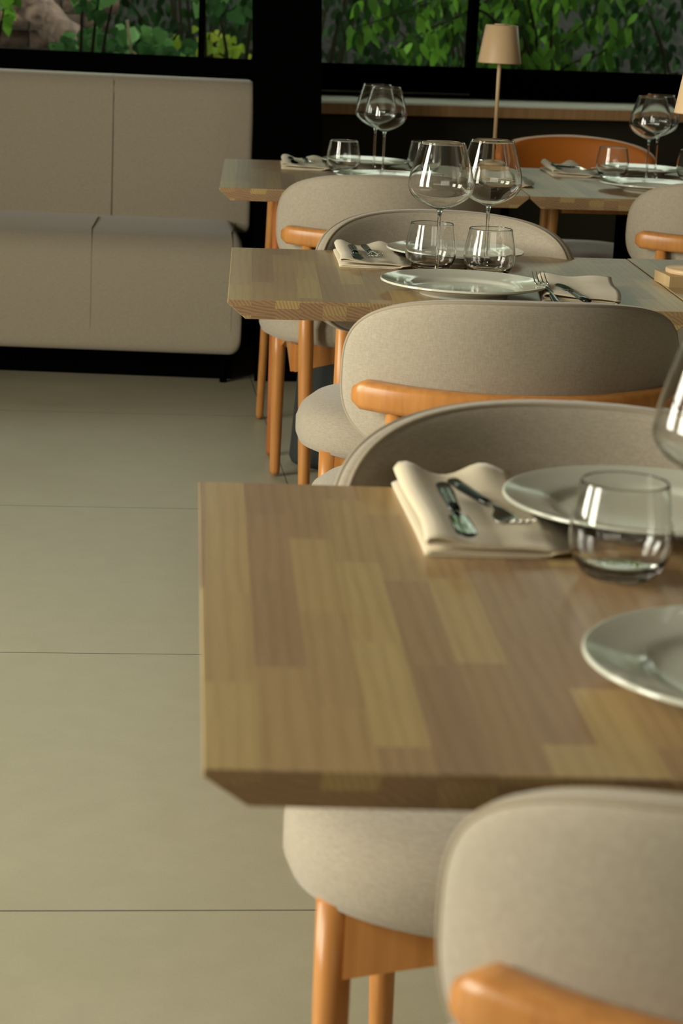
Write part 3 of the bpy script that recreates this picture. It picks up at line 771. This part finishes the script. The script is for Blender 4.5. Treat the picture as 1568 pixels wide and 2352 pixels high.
def make_knife(label, group):   # handle at -y, blade at +y
    r_ = thing('table_knife', label, 'knife', (0, 0, 0), 0, group)
    bm = bmesh.new(); loft_flat(bm, [(-.105, .004, .002, .004), (-.102, .0075, .0035, .004), (-.07, .0080, .004, .004), (-.02, .0060, .0035, .004), (.0, .0055, .003, .004)]); obj('handle', bm, HANDLE, r_)
    bm = bmesh.new(); loft_flat(bm, [(-.001, .0045, .0026, .004), (.012, .0042, .0020, .004), (.018, .0068, .0012, .004), (.022, .0095, .0009, .004), (.06, .0105, .0008, .004), (.085, .0098, .0007, .004), (.097, .006, .0005, .004), (.100, .002, .0003, .004)]); obj('blade', bm, BLADE, r_)
    return r_
def make_fork(label, group):
    r_ = thing('table_fork', label, 'fork', (0, 0, 0), 0, group)
    bm = bmesh.new(); loft_flat(bm, [(-.105, .004, .002, .004), (-.102, .0070, .0033, .004), (-.07, .0072, .0038, .004), (-.02, .0050, .0035, .005), (.0, .0045, .003, .006)]); obj('handle', bm, HANDLE, r_)
    bm = bmesh.new(); loft_flat(bm, [(-.001, .0035, .0024, .006), (.015, .0032, .0018, .008), (.03, .0060, .0012, .0075), (.04, .0118, .0010, .0045), (.052, .0125, .0010, .0030), (.058, .0125, .0010, .0032)]); 
    for k in range(4):
        x = -.0105+.007*k
        tube(bm, [(x, .056, .0032), (x, .070, .0045), (x, .084, .0085), (x*.95, .098, .0150)], [.0014, .0013, .0011, .0006], 8)
    obj('head', bm, STEEL, r_); return r_

GP, GT, GW, GN, GK, GF = 'cream dinner plates on the tables', 'water tumblers on the tables', 'stemmed wine glasses on the tables', 'folded linen napkins', 'black handled knives', 'black handled forks'
pl = make_plate()
for i, (x, y, s, lb) in enumerate([
    (.531, 1.985, 1, 'cream plate behind the tumbler on the nearest table'),
    (.500, 1.475, 1, 'cream plate cut off by the right edge, nearest of all plates'),
    (.661, 3.998, .93, 'cream plate behind the two tumblers on the middle table'),
    (.602, 3.535, 1, 'cream plate at the near edge of the middle table, fully in view'),
    (.730, 6.060, .88, 'cream plate behind the wine glass stems on the table with the small lamp'),
    (.735, 5.548, 1, 'cream plate half hidden by the chair back on the table with the small lamp'),
    (1.552, 6.155, .88, 'cream plate behind the tumblers on the farthest right table'),
    (1.445, 5.600, 1, 'cream plate at the near edge of the farthest right table')]):
    o = pl if i == 0 else copy_tree(pl); o.location = (x, y, ZT); o.scale = (s, s, s); tag(o, lb, 'plate', GP)
tu = make_tumbler()
for i, (x, y, lb) in enumerate([
    (.458, 1.785, 'large blurred tumbler on the nearest table, in front of its plate'),
    (.590, 3.840, 'left one of the two tumblers on the middle table'),
    (.688, 3.782, 'right one of the two tumblers on the middle table'),
    (.646, 5.865, 'tumbler beside the napkin on the table with the small lamp'),
    (.880, 5.945, 'tumbler seen partly through the left big wine glass, on the lamp table'),
    (1.432, 6.015, 'tumbler beside the napkin on the farthest right table'),
    (1.668, 6.020, 'tumbler cut off by the right edge, on the farthest right table')]):
    o = tu if i == 0 else copy_tree(tu); o.location = (x, y, ZT); tag(o, lb, 'tumbler', GT)
wg = make_wine('x', GW)
for i, (x, y, lb) in enumerate([
    (.500, 1.640, 'huge blurred wine glass at the right edge on the nearest table'),
    (.585, 1.775, 'wine glass at the right edge of the nearest table, mostly out of view'),
    (.589, 3.756, 'front left wine glass on the middle table'),
    (.695, 3.860, 'back right wine glass on the middle table, lamp pole seen through it'),
    (.738, 5.930, 'rear one of the overlapping pair of wine glasses on the lamp table'),
    (.747, 5.800, 'front one of the overlapping pair of wine glasses on the lamp table'),
    (1.556, 6.010, 'rear one of the overlapping pair of wine glasses on the farthest right table'),
    (1.500, 5.885, 'front one of the overlapping pair of wine glasses on the farthest right table')]):
    o = wg if i == 0 else copy_tree(wg); o.location = (x, y, ZT); tag(o, lb, 'wine glass', GW)
naps = [
    (.296, 1.838, .116, .275, -1, 'cream folded napkin under knife and fork on the nearest table', .016),
    (.428, 3.842, .112, .235, -3, 'cream folded napkin at the left of the middle table', .012),
    (.727, 3.448, .122, .255, -9, 'cream folded napkin half under the near plate on the middle table', .004),
    (.482, 5.890, .118, .235, -4, 'cream folded napkin at the left of the table with the small lamp', .012),
    (.985, 5.60, .115, .22, -8, 'cream napkin seen through the right big wine glass, on the lamp table', .008),
    (1.255, 5.975, .110, .24, -3, 'cream folded napkin on the farthest right table', .020)]
for (x, y, a, b, rz, lb, wv) in naps:
    o = obj('napkin', napkin_mesh(a, b, wv), LINEN); o.location = (x, y, ZT); o.rotation_euler = (0, 0, R(rz)); tag(o, lb, 'napkin', GN)
kn = make_knife('x', GK); fk = make_fork('x', GF)
def put(o, i, base_, x, y, z, rz, rx, lb, cat, g):
    o = base_ if i == 0 else copy_tree(base_); o.location = (x, y, z); o.rotation_euler = (R(rx), 0, R(rz)); return tag(o, lb, cat, g)
for i, (x, y, z, rz, rx, lb) in enumerate([
    (.331, 1.915, 0.771, 178, 0, 'black handled knife on the napkin of the nearest table'),
    (.459, 3.895, 0.767, 178, 0, 'black handled knife on the left napkin of the middle table'),
    (.776, 3.480, 0.764, 2, 0, 'black handled knife on the napkin beside the near plate of the middle table'),
    (.513, 5.93, 0.767, 180, 0, 'black handled knife on the left napkin of the lamp table'),
    (1.276, 6.03, 0.770, 174, 0, 'black handled knife on the napkin of the farthest right table')]):
    put(None, i, kn, x, y, z, rz, rx, lb, 'knife', GK)
for i, (x, y, z, rz, rx, lb) in enumerate([
    (.366, 1.935, 0.771, 190, 0, 'black handled fork with tines turned to the plate on the nearest table'),
    (.488, 3.905, 0.767, 180, 0, 'black handled fork on the left napkin of the middle table'),
    (.735, 3.475, 0.764, 0, 6, 'black handled fork with upright tines beside the near plate of the middle table'),
    (.554, 5.94, 0.767, 180, 0, 'black handled fork on the left napkin of the lamp table'),
    (1.315, 5.98, 0.772, 205, 0, 'black handled fork on the napkin of the farthest right table')]):
    put(None, i, fk, x, y, z, rz, rx, lb, 'fork', GF)

# ================================================================== LAMPS
def make_lamp(label):
    r_ = thing('table_lamp', label, 'lamp', (0, 0, 0), 0, 'small sand coloured table lamps')
    bm = bmesh.new(); lathe(bm, [(0, 0), (.052, 0), (.054, .002), (.054, .008), (.051, .010), (.008, .012), (.006, .016), (0, .016)], 64); obj('base', bm, LAMP, r_)
    bm = bmesh.new(); tube(bm, [(0, 0, .012), (0, 0, .385)], .0055, 20); obj('pole', bm, LAMP, r_)
    bm = bmesh.new(); lathe(bm, [(.0035, .382), (.044, .382), (.0600, .284), (.0612, .283), (.0612, .286), (.0455, .386), (.043, .388), (0, .388)], 64); sh = obj('lamp_shade', bm, LAMP, r_)
    bm = bmesh.new(); lathe(bm, [(0, .3885), (.020, .3885), (.021, .3895), (.020, .3912), (0, .3912)], 32); obj('touch_cap', bm, LAMP, sh)
    return r_
lp = make_lamp('sand coloured table lamp in front of the right window, fully in view')
lp.location = (1.097, 6.06, ZT+.0205)
l2 = copy_tree(lp); l2['label'] = 'sand coloured lamp cut off by the right edge of the picture'; l2.location = (1.060, 3.75, ZT+.0205)
for i, (x, y, sx, sy, lb) in enumerate([(1.069, 3.752, .070, .048, 'pale wooden block at the right edge, on the table right of the middle one'), (1.097, 6.06, .060, .050, 'pale wooden block under the lamp that is fully in view')]):
    bm = bmesh.new(); box(bm, -sx, sx, -sy, sy, 0, .020); bevel(bm, .0012, 2)
    o = obj('wooden_block', bm, BLOCK, smooth=False); o.location = (x, y, ZT); o.rotation_euler = (0, 0, R(2)); tag(o, lb, 'block', 'wooden blocks under the lamps')
